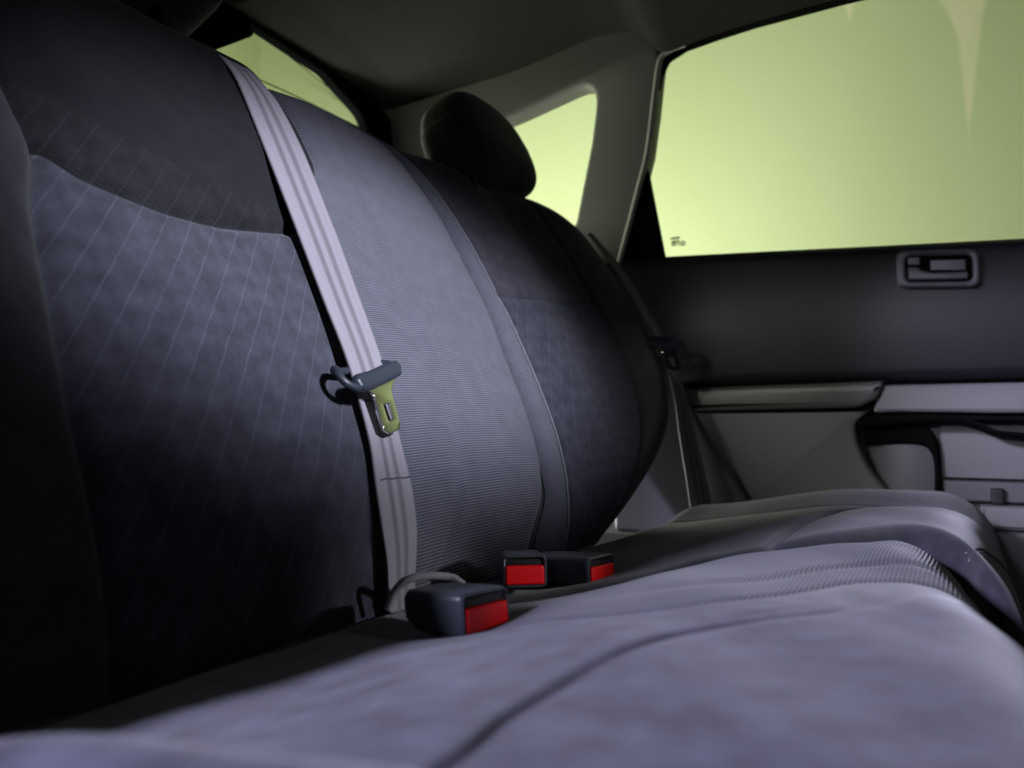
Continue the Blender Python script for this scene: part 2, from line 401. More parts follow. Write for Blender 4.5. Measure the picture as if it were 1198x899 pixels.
def h_near(u, v):
    a, c, m, d, vb = nr_a(v), nr_c(v), nr_m(v), nr_d(v), nr_vb(u)
    h = -.055 * np.clip((.17 - v) / .20, 0, 2)**2
    h = h - .005 * np.exp(-((v - vb - .072) / .020)**2) * smooth(0, .04, u - a) * smooth(.60, .45, u)
    h = h + .016 * smooth(.0, .11, v - vb) * smooth(0, .05, u - a) * smooth(0, .05, c - u)
    h = h + .006 * np.sin(np.pi * np.clip((u - a) / (c - a), 0, 1)) * smooth(-.02, .1, vb - v)
    h = h + .028 * np.sin(np.pi * np.clip((a - u) / .22, 0, 1))
    h = h + .010 * np.sin(np.pi * np.clip((u - c) / (d - c), 0, 1))
    h = h + groove(u - a) + groove(u - c, .004) + groove(u - m, .004, .004)
    ins = (u > a - .002) & (u < c + .002)
    h = h + np.where(ins, groove(v - vb, .008, .007), 0)
    h = h + .0012 * np.sin(u * 31 + v * 17) * np.sin(v * 23 - u * 9)
    return h + rnd(.05 - (d - u), .05 - (.684 - v), .05)
fr_e = lambda v: nr_d(v) + .004
fr_g = Cv([(-.05, .83), (.052, .895), (.178, .965), (.289, .992), (.385, 1.003), (.494, 1.003), (.545, .995), (.607, .975), (.66, .93), (.72, .86)])
fr_f = Cv([(-.05, .92), (.005, .97), (.044, 1.07), (.088, 1.18), (.126, 1.262), (.178, 1.335), (.253, 1.39), (.375, 1.442), (.47, 1.425), (.55, 1.40), (.60, 1.375), (.72, 1.33)])
fr_b = lambda v: fr_g(v) + (fr_f(v) - fr_g(v)) * .62
fr_vb = Cv([(.85, .41), (1.012, .407), (1.092, .405), (1.221, .408), (1.42, .45)])
def fr_top(u): return Cv([(.8, .715), (1.0, .69), (1.1, .682), (1.22, .655), (1.32, .62), (1.40, .58), (1.5, .56)])(u)
def h_far(u, v):
    e, g, b, f = fr_e(v), fr_g(v), fr_b(v), fr_f(v); vb = fr_vb(u)
    h = -.055 * np.clip((.11 - v) / .14, 0, 2)**2 - .004
    h = h + .022 * smooth(0, .12, u - g) + .05 * smooth(.26, .06, f - u) * smooth(-.02, .25, v)
    h = h + groove(u - g, .005) + groove(u - b, .003, .006) + np.where((u > g - .002) & (u < b + .002), groove(v - vb, .004), 0)
    return h + rnd(.05 - (f - u), .05 - (fr_top(u) - v), .05) + rnd(.02 - (u - e), 0, .02)
def cosp(n): return (1 - np.cos(np.pi * np.linspace(0, 1, n))) / 2
def panel(name, ul, ur, vlo, vhi, nu, nv, hf, mat, parent, extra=None):
    """cloth panel between two seam curves; vlo / vhi are functions of the running fraction s and u"""
    S, T = np.meshgrid(cosp(nu), cosp(nv), indexing='ij'); v = np.full(S.shape, .3)
    for _ in range(14):
        u = ul(v) + (ur(v) - ul(v)) * S; lo, hi = vlo(u), vhi(u); v = lo + (hi - lo) * T
    h = hf(u, v); U = list(zip(u.ravel().tolist(), v.ravel().tolist()))
    V = [bp(a, b, c) for (a, b), c in zip(U, h.ravel().tolist())]
    return mesh_obj(name, V, grid_faces(nu, nv), mat, parent, uvs=U)
K = lambda k: (lambda u: k + 0 * u)
Kx = K
def shell(name, ul, ur, vtop, hf, mat, parent, depth=.11, vlo=.008, n=48):
    """the closed box of the seat behind the cloth: side walls, bottom, top and back board"""
    def corner(c):
        v = .6
        for _ in range(30): v = .5 * v + .5 * float(vtop(float(c(v))))
        return float(c(v)), v
    (u0, v0), (u1, v1) = corner(ul), corner(ur); ring = []
    for v in np.linspace(vlo, v0, n): ring.append((float(ul(v)), float(v)))
    for u in np.linspace(u0, u1, n)[1:]: ring.append((float(u), float(vtop(u))))
    for v in np.linspace(v1, vlo, n)[1:]: ring.append((float(ur(v)), float(v)))
    for u in np.linspace(float(ur(vlo)), float(ul(vlo)), 24)[1:-1]: ring.append((u, vlo))
    k = len(ring); cu = np.mean([r[0] for r in ring]); cv = np.mean([r[1] for r in ring]); V = []; F = []
    for lay in range(3):
        for (u, v) in ring:
            s = .985 if lay == 2 else 1
            uu, v2 = cu + (u - cu) * s, cv + (v - cv) * s
            h = float(hf(np.array(u), np.array(v)))
            V.append(bp(uu, v2, (h - .0015, -depth + .012, -depth)[lay]))
    for l in range(2):
        for i in range(k): F.append((l * k + i, l * k + (i + 1) % k, (l + 1) * k + (i + 1) % k, (l + 1) * k + i))
    F.append(tuple(2 * k + i for i in range(k)))
    return mesh_obj(name, V, F, mat, parent, sharp=50, fix=True)

near_seat = empty('rear_seat', (-.19, .4, -.345), 'wide dark grey cloth rear seat with a pale belt lying down its backrest', 'rear seat', 'split rear seats')
far_seat = empty('rear_seat', (-.19, 1.1, -.345), 'narrow dark cloth rear seat beside the car door, below the rounded headrest', 'rear seat', 'split rear seats')
k06 = lambda v: .06 + 0 * v
nb = shell('backrest', k06, nr_d, K(.684), h_near, M['rib'], near_seat)
panel('side_bolster', k06, nr_a, K(.008), K(.684), 30, 90, h_near, M['plain'], nb)
panel('lower_insert', nr_a, nr_c, K(.008), nr_vb, 60, 80, h_near, M['insert'], nb)
nr_band = lambda u: nr_vb(u) + .012 + .055 * smooth(.66, .34, u)
panel('shoulder_band', nr_a, nr_c, nr_vb, nr_band, 60, 24, h_near, M['insert_dark'], nb)
panel('upper_panel', nr_a, nr_c, nr_band, K(.684), 60, 50, h_near, M['shoulder'], nb)['label'] = 'plain darker shoulder panel'
panel('center_panel', nr_c, nr_d, K(.008), K(.684), 60, 110, h_near, M['rib'], nb)['label'] = 'finely ribbed grey panel'

fb = shell('backrest', fr_e, fr_f, fr_top, h_far, M['velour_shaded'], far_seat, depth=.10)
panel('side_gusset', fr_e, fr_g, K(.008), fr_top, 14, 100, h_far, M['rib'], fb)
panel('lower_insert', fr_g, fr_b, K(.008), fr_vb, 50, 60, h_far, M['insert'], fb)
panel('upper_panel', fr_g, fr_b, fr_vb, fr_top, 50, 50, h_far, M['velour_shaded'], fb)
panel('side_bolster', fr_b, fr_f, K(.008), fr_top, 40, 100, h_far, M['velour_shaded'], fb)
tube('piping', [bp(float(fr_g(v)), float(v), float(h_far(fr_g(v), v)) + .0022) for v in np.linspace(-.03, .655, 60)], .0016, M['piping'], fb, 6)

# ------------------------------------------------------------------ cushions: height z over (X, Y)
XF = .05
c_yr = Cv([(-.45, .44), (-.23, .45), (-.128, .491), (-.091, .544), (-.064, .588), (-.013, .635), (.06, .67)])
c_xs = Cv([(.0, -.15), (.226, -.149), (.266, -.153), (.33, -.149), (.391, -.133), (.432, -.108), (.507, -.056), (.608, -.013), (.66, .005), (.75, .008), (.9, -.02)])
c_h = Cv([(-.45, .50), (-.30, .52), (-.229, .555), (-.199, .62), (-.147, .695), (-.085, .77), (-.046, .825), (.0, .80), (.02, .74), (.06, .70)])
c_ye = lambda x: c_h(x) + .055
c_xf = Cv([(.0, .085), (.3, .08), (.5, .06), (.6, .042), (.7, .025), (.8, .012), (.9, .005)])
def z_near(x, y):
    yr, ye, xs = c_yr(x), c_ye(x), c_xs(y)
    z = -.152 + .043 * smooth(-.42, -.10, x)
    z = z + .032 * np.exp(-((y - .135) / .035)**2)
    z = z + .0025 * smooth(0, .02, x - xs) * smooth(0, .05, yr - y) * smooth(.19, .24, y)
    z = z + .002 * np.sin(np.pi * np.clip((y - .19) / (yr - .19), 0, 1))
    z = z + .004 * np.sin(np.pi * np.clip((y - yr) / (ye - yr), 0, 1)) * smooth(-.32, -.15, x)
    z = z + groove(y - .19, .006) + groove(y - yr, .0015, .006) + np.where((y > .19) & (y < yr), groove(x - xs, .004, .004) * smooth(.50, .40, y), 0)
    yg = c_yr(x) + .07
    z = z + groove(y - yg, .003, .008) * smooth(-.25, -.12, x)
    z = z + .0015 * np.sin(x * 41 + y * 13) * np.sin(y * 29)
    z = z + rnd(.08 - (c_xf(y) - x), .045 - (ye - y), .08)
    z = z - .010 * np.exp(-((x + .32) / .05)**2 - ((y - .465) / .035)**2)
    return z + rnd(.035 - (x + .43), 0, .035)
f_y0 = lambda x: c_ye(x) + .006
f_xs = Cv([(.5, -.18), (.62, -.175), (.775, -.162), (.909, -.165), (1.05, -.152), (1.111, -.141), (1.16, -.10), (1.19, -.064), (1.22, .02)])
f_y1 = lambda x: 1.205 + 0 * x
def z_far(x, y):
    y0, xs = f_y0(x), f_xs(y)
    z = -.152 + .040 * smooth(-.42, -.12, x)
    z = z + .012 * smooth(1.2, 1.33, y) + .008 * smooth(0, .06, x - xs) * smooth(1.215, 1.15, y)
    z = z + groove(y - 1.205, .004, .006) + np.where(y < 1.205, groove(x - xs, .005, .006), 0)
    z = z + .0012 * np.sin(x * 37 + y * 11) * np.sin(y * 23)
    z = z + rnd(.085 - (XF - x), .05 - (1.42 - y), .085) + rnd(.05 - (y - y0), 0, .05)
    z = z - .006 * np.exp(-((x + .33) / .06)**2 - ((y - .64) / .06)**2)
    return z + rnd(.035 - (x + .43), 0, .035)
def cpanel(name, yl, yr, xlo, xhi, ny, nx, zf, mat, parent, skirt=False):
    S, T = np.meshgrid(cosp(ny), cosp(nx), indexing='ij'); x = np.full(S.shape, -.2); nn = nx + (6 if skirt else 0)
    for _ in range(16):
        y = yl(x) + (yr(x) - yl(x)) * S; lo, hi = xlo(y), xhi(y); x = lo + (hi - lo) * T
    z = zf(x, y); V = []; U = []
    for i in range(ny):
        for j in range(nx):
            V.append((float(x[i, j]), float(y[i, j]), float(z[i, j]))); U.append((float(y[i, j]), float(x[i, j])))
        if skirt:
            x0, y0, z0 = V[-1]
            for k in range(1, 7):
                V.append((x0 - .004 * k, y0, z0 + (-.34 - z0) * k / 6)); U.append((y0, x0 + .03 * k))
    return mesh_obj(name, V, grid_faces(ny, nn), mat, parent, uvs=U)
def base_box(name, x0, x1, y0f, y1f, z0, z1, mat, parent, n=30):
    V = []; F = []
    xs = np.linspace(x0, x1, n)
    ring = [(float(x), float(y0f(x))) for x in xs] + [(float(x), float(y1f(x))) for x in xs[::-1]]
    k = len(ring)
    for z in (z0, z1): V += [(x, y, z) for x, y in ring]
    for i in range(k): F.append((i, (i + 1) % k, k + (i + 1) % k, k + i))
    F.append(tuple(range(k))); F.append(tuple(k + i for i in reversed(range(k))))
    return mesh_obj(name, V, F, mat, parent, sharp=40, fix=True)
cn = base_box('cushion', -.425, .00, Kx(.025), lambda x: c_ye(x) - .004, -.345, -.23, M['plain'], near_seat)
cpanel('side_bolster', Kx(.02), Kx(.19), Kx(-.43), c_xf, 34, 60, z_near, M['velour'], cn, True)
cpanel('seat_insert', Kx(.19), c_yr, Kx(-.43), c_xs, 60, 60, z_near, M['velour'], cn)
cpanel('front_panel', Kx(.19), c_yr, c_xs, c_xf, 60, 50, z_near, M['velour'], cn, True)
cpanel('center_panel', c_yr, c_ye, Kx(-.43), c_xf, 50, 90, z_near, M['rib_flat'], cn, True)['label'] = 'ribbed panel'
cf = base_box('cushion', -.425, .03, lambda x: f_y0(x) + .004, Kx(1.415), -.345, -.23, M['plain'], far_seat)
cpanel('seat_insert', f_y0, f_y1, Kx(-.43), f_xs, 60, 50, z_far, M['plain'], cf)  # darker cloth than the near insert, shade put into the colour
cpanel('front_panel', f_y0, f_y1, f_xs, Kx(XF), 60, 60, z_far, M['velour_shaded'], cf, True)
cpanel('side_bolster', f_y1, Kx(1.42), Kx(-.43), Kx(XF), 40, 90, z_far, M['rib'], cf, True)['label'] = 'ribbed side panel'
def on_far(pts, lift=.0022): return [(x, y, float(z_far(np.array(x), np.array(y))) + lift) for x, y in pts]
for pts in ([(.004, .872), (.016, .895), (.028, .922), (.034, .938), (.041, .958)], [(.006, .860), (.014, .878), (.0275, .9205)], [(.041, .958), (.046, .99), (.049, 1.03)]):
    tube('seam_piping', spl(on_far(pts), 5, False), .0011, M['piping'], cf, 6)

# ------------------------------------------------------------------ headrests
def headrest(name, cx, cy, cz, label, w=.14, rz=.092, ex=.62, post='steel'):
    e = empty(name, (cx, cy, cz - .12), label, 'headrest', 'rear headrests')
    fwd = Vector((.93, 0, .36)); upv = Vector((-.36, 0, .93))
    def warp(x, y, z):
        x2 = x * (1 - .10 * z) ; y2 = y * (1 - .12 * max(z, 0)); z = z * (1 + .06 * abs(y)) if z < 0 else z; z2 = z - .18 * (y * y) * (1 if z > 0 else 0)
        return x2, y2, z2
    V, F, U = superell((cx, cy, cz), fwd, (0, 1, 0), upv, .062, w, rz, ex, ex, 48, 32, warp)
    mesh_obj('headrest_pad', V, F, M['headrest'], e, uvs=U, fix=False)
    for s in (-1, 1):
        p0 = Vector((cx, cy + s * .075, cz)) - upv * .07; tube('headrest_post', [p0, p0 - upv * .13], .006, M[post], e, 10)
    return e
headrest('headrest', -.735, 1.15, .500, 'rounded black headrest above the narrow backrest, in front of the small side window', .132, .090)
headrest('headrest', -.775, .435, .537, 'dark textured headrest at the top edge over the wide backrest', .148, .088, .38, 'black')  # posts coloured black to stand in for the shade under the pad

# ------------------------------------------------------------------ roof, pillars, rear window
def TY(z): return 1.5 - .27 * (z - .35) if z > .35 else 1.5
hl_e = Cv([(-1.25, .742), (-1.102, .746), (-.933, .751), (-.80, .756), (-.677, .770), (-.60, .778), (-.537, .773), (-.504, .754), (-.481, .726), (-.455, .719), (-.43, .722), (-.365, .728), (-.302, .732), (-.151, .734), (1.0, .72)])
V = []; U = []; F = []
xs = np.concatenate([np.linspace(-1.16, -.6, 26), np.linspace(-.59, -.42, 24), np.linspace(-.40, 1.0, 24)]); ys = np.linspace(-1, 1, 50)
for lay in (0, 1):
    for x in xs:
        ze = float(hl_e(x)); zc = .85 - .075 * float(smooth(-.5, -1.15, x))
        for t in ys:
            half = (TY(ze) - .004) - .70
            z = zc - (zc - ze) * abs(t)**3.2
            V.append((float(x), .70 + half * t, z + (.03 if lay else 0))); U.append((.7 + half * t, float(x)))
n1 = len(xs) * 50; F = grid_faces(len(xs), 50) + grid_faces(len(xs), 50, n1)
for i in range(len(xs) - 1):
    for j in (0, 49): q = i * 50 + j; F.append((q, q + 50, q + 50 + n1, q + n1))
for i in (0, len(xs) - 1):
    for j in range(49): q = i * 50 + j; F.append((q, q + 1, q + 1 + n1, q + n1))
struct(mesh_obj('ceiling', V, F, M['liner'], uvs=U, sharp=60))

def side_map(out=0.0): return lambda a, b, d: (a, TY(b) + .05 + out - d, b)
qwin = rpoly([(-.699, .43), (-.640, .59), (-.608, .706), (-.803, .671), (-1.0, .645), (-1.04, .50), (-1.0, .40)], [.02, .05, .05, .03, .05, .05, .04])
pil = [(-1.20, .20), (-.65, .20), (-.606, .338), (-.600, .349), (-.571, .423), (-.545, .486), (-.520, .547), (-.500, .623), (-.488, .675), (-.478, .717), (-.480, .742), (-.50, .775), (-.54, .79), (-.6, .80), (-1.2, .77)]
struct(plate('trim_1', [pil, qwin], .05, .010, side_map(0), M['pillar']))
struct(plate('window_1', [rpoly([(-.62, .40), (-.60, .72), (-1.06, .70), (-1.08, .38)], .02)], .005, .001, side_map(.005), M['glass']))
struct(tube('trim_2', spl([(x + .003, TY(z) + .002, z) for x, z in ((-.612, .338), (-.577, .423), (-.551, .486), (-.526, .547), (-.506, .623), (-.493, .675), (-.481, .712), (-.462, .724), (-.43, .728))], 6, False), .006, M['seal'], None, 10))

# tailgate: black frame round the rear window
RX = -1.17
rmap = lambda a, b, d: (RX - .28 * (.72 - b) * 0 + d, a, b)
rw = rpoly([(.16, .30), (1.30, .30), (1.345, .60), (1.315, .700), (1.186, .752), (1.016, .766), (.70, .775), (.38, .766), (.215, .752), (.09, .700), (.06, .60)], [.03, .03, .05, .06, .05, .02, .02, .02, .05, .06, .05])
ro = [(-.05, .1), (1.45, .1), (1.445, .64), (1.43, .685), (1.40, .73), (1.30, .79), (1.1, .81), (.3, .81), (.1, .79), (0, .73), (-.05, .64)]
struct(plate('wall_rear_tailgate', [ro, rw], .03, .006, rmap, M['matte'])).name = 'trim_3'
struct(plate('window_2', [rpoly([(.10, .26), (1.34, .26), (1.38, .62), (1.33, .73), (1.0, .79), (.4, .79), (.07, .73), (.02, .62)], .04)], .005, .001, lambda a, b, d: (RX - .012 + d, a, b), M['glass']))
lamp = plate('brake_light_cover', [rpoly([(.45, .635), (.80, .645), (.880, .661), (.968, .728), (.95, .76), (.45, .76)], [.01, .02, .02, .01, .01, .01])], .05, .008, lambda a, b, d: (RX + .012 + d, a, b), M['matte'])
tag(lamp, 'black brake light cover hanging at the top of the rear window', 'light cover')
wire = tube('defroster_wire', spl([(RX + .004, .90, .672), (RX + .004, 1.1, .683), (RX + .004, 1.338, .684)], 8, False), .0013, M['print'], None, 6)
tag(wire, 'thin dark wire running across the rear window', 'wire')

# ------------------------------------------------------------------ the far rear door
door = empty('car_door', (0, 1.52, -.45), 'dark rear car door with lilac grey armrest under the lime window', 'car door')
dm = lambda a, b, d: (a, 1.535 - d, b)
def upper_relief(x, z):
    return .020 * smooth(.10, .30, z) * 0 + .012 * math.sin(math.pi * float(np.clip((z - .077) / .27, 0, 1)))
up_poly = [(-.68, .080), (-.12, .080), (.95, .075), (.95, .285), (.104, .310), (-.511, .348), (-.604, .353), (-.68, .357)]
def fine_grid_panel(name, poly_bot, poly_top, x0, x1, nx, nz, yfn, mat, parent):
    V = []
    X = np.linspace(x0, x1, nx)
    for x in X:
        b, t = float(poly_bot(x)), float(poly_top(x))
        for k in range(nz):
            z = b + (t - b) * k / (nz - 1); V.append((float(x), yfn(float(x), z, k / (nz - 1)), z))
    n1 = len(V)
    for x in X:
        b, t = float(poly_bot(x)), float(poly_top(x))
        for k in range(nz):
            z = b + (t - b) * k / (nz - 1); V.append((float(x), 1.575, z))
    F = grid_faces(nx, nz) + grid_faces(nx, nz, n1)
    for i in range(nx - 1):
        for j in (0, nz - 1): q = i * nz + j; F.append((q, q + nz, q + nz + n1, q + n1))
    for i in (0, nx - 1):
        for j in range(nz - 1): q = i * nz + j; F.append((q, q + 1, q + 1 + n1, q + n1))
    return mesh_obj(name, V, F, mat, parent, sharp=40, fix=True)
def yup(x, z, t):
    e = 1 - min(1, min(t, 1 - t) / .06)
    return 1.495 - .014 * math.sin(math.pi * t) + .012 * e * e
fine_grid_panel('upper_trim', Cv([(-.70, .081), (-.12, .080), (1.0, .074)]), Cv([(-.70, .358), (-.604, .353), (-.511, .348), (.104, .310), (1.0, .26)]), -.70, .95, 60, 24, yup, M['door_upper'], door)
# inner skin behind the recess, with the flat map pocket wall
plate('inner_skin', [rect(-.70, .95, -.45, .085)], .02, .002, lambda a, b, d: (a, 1.585 - d, b), M['door_lower'], door)
low = [(-.70, .073), (-.118, .073)] + spl([(-.118, .045), (-.132, .030), (-.152, .012), (-.158, -.004), (-.153, -.035), (-.138, -.072), (-.112, -.108), (-.08, -.14), (-.04, -.17)], 5, False) + [(.95, -.19), (.95, -.45), (-.70, -.45)]
plate('lower_trim', [low], .066, .008, lambda a, b, d: (a, 1.57 - d, b), M['door_lower'], door)
arm = [(-.115, .073), (.95, .069), (.95, -.03), (.30, -.022), (.12, -.016), (.075, -.017), (.045, -.010), (.022, .003), (0.0, .009), (-.05, .008), (-.10, .004), (-.130, .000), (-.150, .004), (-.1565, .010), (-.136, .028), (-.121, .045)]
plate('armrest', [rpoly([(-.1135, .073), (.95, .069), (.95, .018), (.06, .022), (-.09, .026), (-.128, .024), (-.121, .045)], [.002, .004, .004, .004, .01, .01, .01])], .090, .006, lambda a, b, d: (a, 1.578 - d, b), M['door_lower'], door)
plate('armrest_underside', [spl([(-.125, .021), (-.05, .023), (.05, .019), (.4, .012), (.4, -.030), (.14, -.022), (.09, -.017), (.055, -.013), (.03, .000), (.0, .008), (-.06, .007), (-.11, .002), (-.148, .000), (-.15, .012)], 5)], .075, .008, lambda a, b, d: (a, 1.572 - d, b), M['matte'], door)  # matte black paints in the shade under the armrest
# storage pocket beside the armrest: rim and curved cup
cup = [(-.146, .000), (-.058, .004)] + spl([(-.058, .004), (-.040, -.004), (-.030, -.03), (-.027, -.075), (-.027, -.12)], 5, False)[1:] + [(-.037, -.12)] + spl([(-.037, -.12), (-.036, -.07), (-.041, -.045), (-.056, -.031), (-.10, -.029), (-.135, -.030)], 5, False)
plate('pocket_rim', [cup + [(-.146, -.03)]], .040, .006, lambda a, b, d: (a, 1.567 - d, b), M['matte'], door)
V = []; nx_, nz_ = 26, 12
for i in range(nx_):
    x = -.150 + .115 * i / (nx_ - 1)
    for k in range(nz_):
        z = -.18 + .155 * k / (nz_ - 1); q = (i / (nx_ - 1) - .62) / .6
        V.append((x, 1.540 + .028 * q * q, z))
n1 = len(V); V += [(x, y + .004, z) for x, y, z in V]
F = grid_faces(nx_, nz_) + grid_faces(nx_, nz_, n1)
mesh_obj('pocket_cup', V, F, M['door_lower'], door)
plate('map_pocket', [rect(-.026, .95, -.089, .012)], .018, .003, lambda a, b, d: (a, 1.566 - d, b), M['door_lower'], door)
plate('pocket_lip', [rpoly(rect(-.022, .95, -.128, -.0925), .004)], .030, .004, lambda a, b, d: (a, 1.566 - d, b), M['bezel'], door)
plate('pocket_shelf', [rpoly(rect(.03, .95, -.17, -.131), .004)], .060, .006, lambda a, b, d: (a, 1.566 - d, b), M['door_lower'], door)
plate('pocket_clip', [rpoly(rect(.046, .066, -.130, -.103), .004)], .012, .003, lambda a, b, d: (a, 1.536 - d, b), M['black'], door)
# grab strip
gs = rpoly([(-.50, .032), (-.146, .034), (-.118, .050), (-.107, .0795), (-.50, .075)], [.004, .035, .02, .004, .004])
plate('grab_strip', [gs], .035, .010, lambda a, b, d: (a, 1.508 - d, b), M['pull'], door)
plate('strip_gap', [rpoly([(-.52, .026), (-.14, .028), (-.108, .050), (-.098, .0865), (-.52, .0835)], [.004, .03, .02, .004, .004])], .012, .004, lambda a, b, d: (a, 1.507 - d, b), M['matte'], door)
# inside handle
tl = lambda y0: (lambda a, b, d: (a, y0 - d, b - .085 * (a + .02)))
hz = 1.487
hb = plate('door_handle', [rpoly(rect(-.083, .041, .234, .298), .017), rpoly(rect(-.068, .029, .2445, .2885), .011)], .020, .005, tl(hz), M['bezel'], door)
plate('recess', [rpoly(rect(-.072, .033, .240, .292), .010)], .004, .001, tl(hz - .001), M['matte'], hb)
plate('lever', [rpoly([(-.066, .2465), (.024, .2475), (.024, .2605), (-.030, .2600), (-.044, .2645), (-.051, .2700), (-.066, .2700)], [.006, .005, .003, .006, .006, .003, .003])], .016, .004, tl(hz - .003), M['bezel'], hb)
plate('finger_plate', [rpoly(rect(-.032, .021, .2635, .2825), .002)], .008, .002, tl(hz - .004), M['bezel'], hb)
plate('lock_tab', [rpoly(rect(-.066, -.046, .2725, .2880), .004)], .014, .003, tl(hz - .003), M['bezel'], hb)
# window frame and glass
gla = rpoly([(-.511, .3465), (.9, .258), (.9, .72), (-.151, .736), (-.302, .734), (-.365, .730), (-.43, .724), (-.466, .712), (-.482, .690), (-.499, .638), (-.530, .527)], [0, 0, 0, .02, .02, .03, .03, .015, .02, .03, .004])
fro = [(-.66, .33), (.95, .235), (.95, .77), (-.15, .775), (-.30, .772), (-.43, .765), (-.50, .73), (-.545, .64), (-.60, .52), (-.66, .36)]
plate('window_frame', [fro, gla], .022, .004, lambda a, b, d: (a, TY(b) + .028 - d, b), M['matte'], door)
wg = plate('window_glass', [rpoly([(-.56, .335), (.92, .25), (.92, .75), (-.15, .757), (-.30, .754), (-.43, .748), (-.49, .72), (-.53, .62)], .02)], .005, .001, lambda a, b, d: (a, TY(b) + .022 - d, b), M['glass'], door)
# small print fired onto the glass: rows of tiny characters and a round mark
V = []; F = []
def pr(x0, x1, z0, z1):
    o = len(V); y = lambda z: TY(z) + .0150
    for yy in (0, -.0006):
        V.extend([(x0, y(z0) + yy, z0), (x1, y(z0) + yy, z0), (x1, y(z1) + yy, z1), (x0, y(z1) + yy, z1)])
    F.extend([(o, o+1, o+2, o+3), (o+7, o+6, o+5, o+4), (o, o+4, o+5, o+1), (o+1, o+5, o+6, o+2), (o+2, o+6, o+7, o+3), (o+3, o+7, o+4, o)])
rr = random.Random(3)
for z, h, x0, x1 in ((.3815, .0030, -.4955, -.4765), (.3772, .0016, -.4935, -.4765), (.3745, .0016, -.4945, -.4840), (.3745, .0014, -.4825, -.4765), (.3715, .0018, -.4945, -.4840), (.3715, .0014, -.4825, -.4755), (.3685, .0014, -.4945, -.4850), (.3685, .0012, -.4825, -.4765)):
    x = x0
    while x < x1 - .0006:
        wd = rr.uniform(.0008, .0019); pr(x, min(x + wd, x1), z, z + h * 1.35); x += wd + .00035
for k in range(14):
    a0 = 2 * math.pi * k / 14
    cx_, cz_ = -.4705 + .0040 * math.cos(a0), .3716 + .0040 * math.sin(a0); pr(cx_ - .001, cx_ + .001, cz_ - .001, cz_ + .001)
pr(-.4730, -.4700, .3706, .3718)
mesh_obj('glass_print', V, F, M['print'], wg, smooth=False)

# quarter trim low behind the door, floor
st = plate('trim_4', [rpoly([(-.60, .14), (-.50, .14), (-.43, .015), (-.338, -.140), (-.30, -.21), (-.60, -.21)], .012)], .03, .008, lambda a, b, d: (a, 1.478 - d, b), M['sidetrim']); struct(st)
slab('floor', (-.46, 0.0, -.47), (1.0, 1.60, -.45), M['carpet'])
slab('trim_5', (-.66, 0.02, -.47), (-.452, 1.46, -.215), M['carpet'])
slab('wall_side', (-1.25, 1.60, -.47), (1.0, 1.62, .24), M['black'])

# ------------------------------------------------------------------ seat belts and tongues
def nsurf(u, v, e): return bp(u, v, float(h_near(np.array(u), np.array(v))) + e)
bl = [(.700, -.075, .556, .600), (.690, -.042, .555, .599), (.678, -.009, .554, .598), (.662, .005, .553, .598), (.640, .0145, .554, .599), (.612, .020, .556, .606), (.585, .020, .558, .617), (.52, .0185, .557, .623), (.43, .014, .558, .623), (.385, .0125, .557, .621), (.34, .0125, .554, .615), (.30, .0135, .550, .609),
      (.265, .0165, .545, .601), (.232, .0185, .541, .594), (.20, .013, .544, .593), (.15, .0105, .538, .583), (.107, .0075, .526, .576), (.07, .0015, .519, .567), (.045, -.005, .517, .558), (.02, -.014, .514, .550), (-.02, -.030, .512, .546)]
bl = [(v, h, a + .007 * float(smooth(.10, .30, v)), b + .006 * float(smooth(.10, .30, v))) for v, h, a, b in bl]
L_ = [bp(a, v, h) for v, h, a, b in bl]; R_ = [bp(b, v, h) for v, h, a, b in bl]
belt = empty('seat_belt', nsurf(.53, .02, 0), 'pale grey seat belt lying down the front of the wide backrest', 'seat belt', 'rear seat belts')
ribbon('webbing', L_, R_, .0016, M['webbing'], belt)
for v, a, b in ((.193, .549, .567), (.113, .534, .577)):
    tube('stitching', [bp(a + (b - a) * i / 5, v + .0008 * (i % 2), .0145 if v > .15 else .0098) for i in range(6)], .0009, M['thread'], belt, 5)

def tongue(parent, o, ex, ey, n, mirror=1):
    o, ex, ey, n = Vector(o), Vector(ex), Vector(ey), Vector(n)
    f = lambda lift: (lambda a, b, d: tuple(o + ex * (a * mirror) + ey * b + n * (lift + d)))
    sc = lambda p: (p[0] * 1.2 + .003, .022 + (p[1] - .02) * .95)
    t = plate('tongue', [rpoly([sc(p) for p in ((-.021, .002), (-.008, -.001), (-.008, -.009), (-.010, -.040), (-.003, -.0435), (.011, -.0395), (.015, -.033), (.017, -.007), (.018, .003), (.024, .011), (.033, .020), (.0, .022))], [.001, .004, .004, .005, .004, .004, .005, .006, .004, .004, .001, .002]),
                          rpoly([sc(p) for p in ((.0005, -.013), (.0085, -.011), (.0075, -.028), (.002, -.031), (.0, -.029))], .0012)], .0026, .0006, f(.010), M['chrome'], parent)
    plate('grip', [rpoly([(-.033, .013), (-.026, .019), (-.004, .024), (.026, .034), (.044, .038), (.049, .032), (.045, .022), (.030, .0165), (-.017, .002), (-.029, .003)], .005)], .011, .0045, f(.008), M['grip'], t)
    lp = [(.044, .030, .011), (.047, .038, .004), (.041, .044, -.006), (.02, .041, -.0085), (-.012, .032, -.0085), (-.030, .031, -.006), (-.0385, .027, .002), (-.0425, .020, .006), (-.040, .011, .009), (-.030, .006, .011), (-.022, .008, .012)]
    tube('grip_loop', [tuple(o + ex * (a * mirror) + ey * b + n * (d + .002)) for a, b, d in spl(lp, 5, False)], .0038, M['grip'], t, 10)
    return t
oo = Vector(bp(.552, .194, .0125))
tn = Vector((.922, .063, .382)).normalized(); tx = Vector((-.068, .998, 0)).normalized()
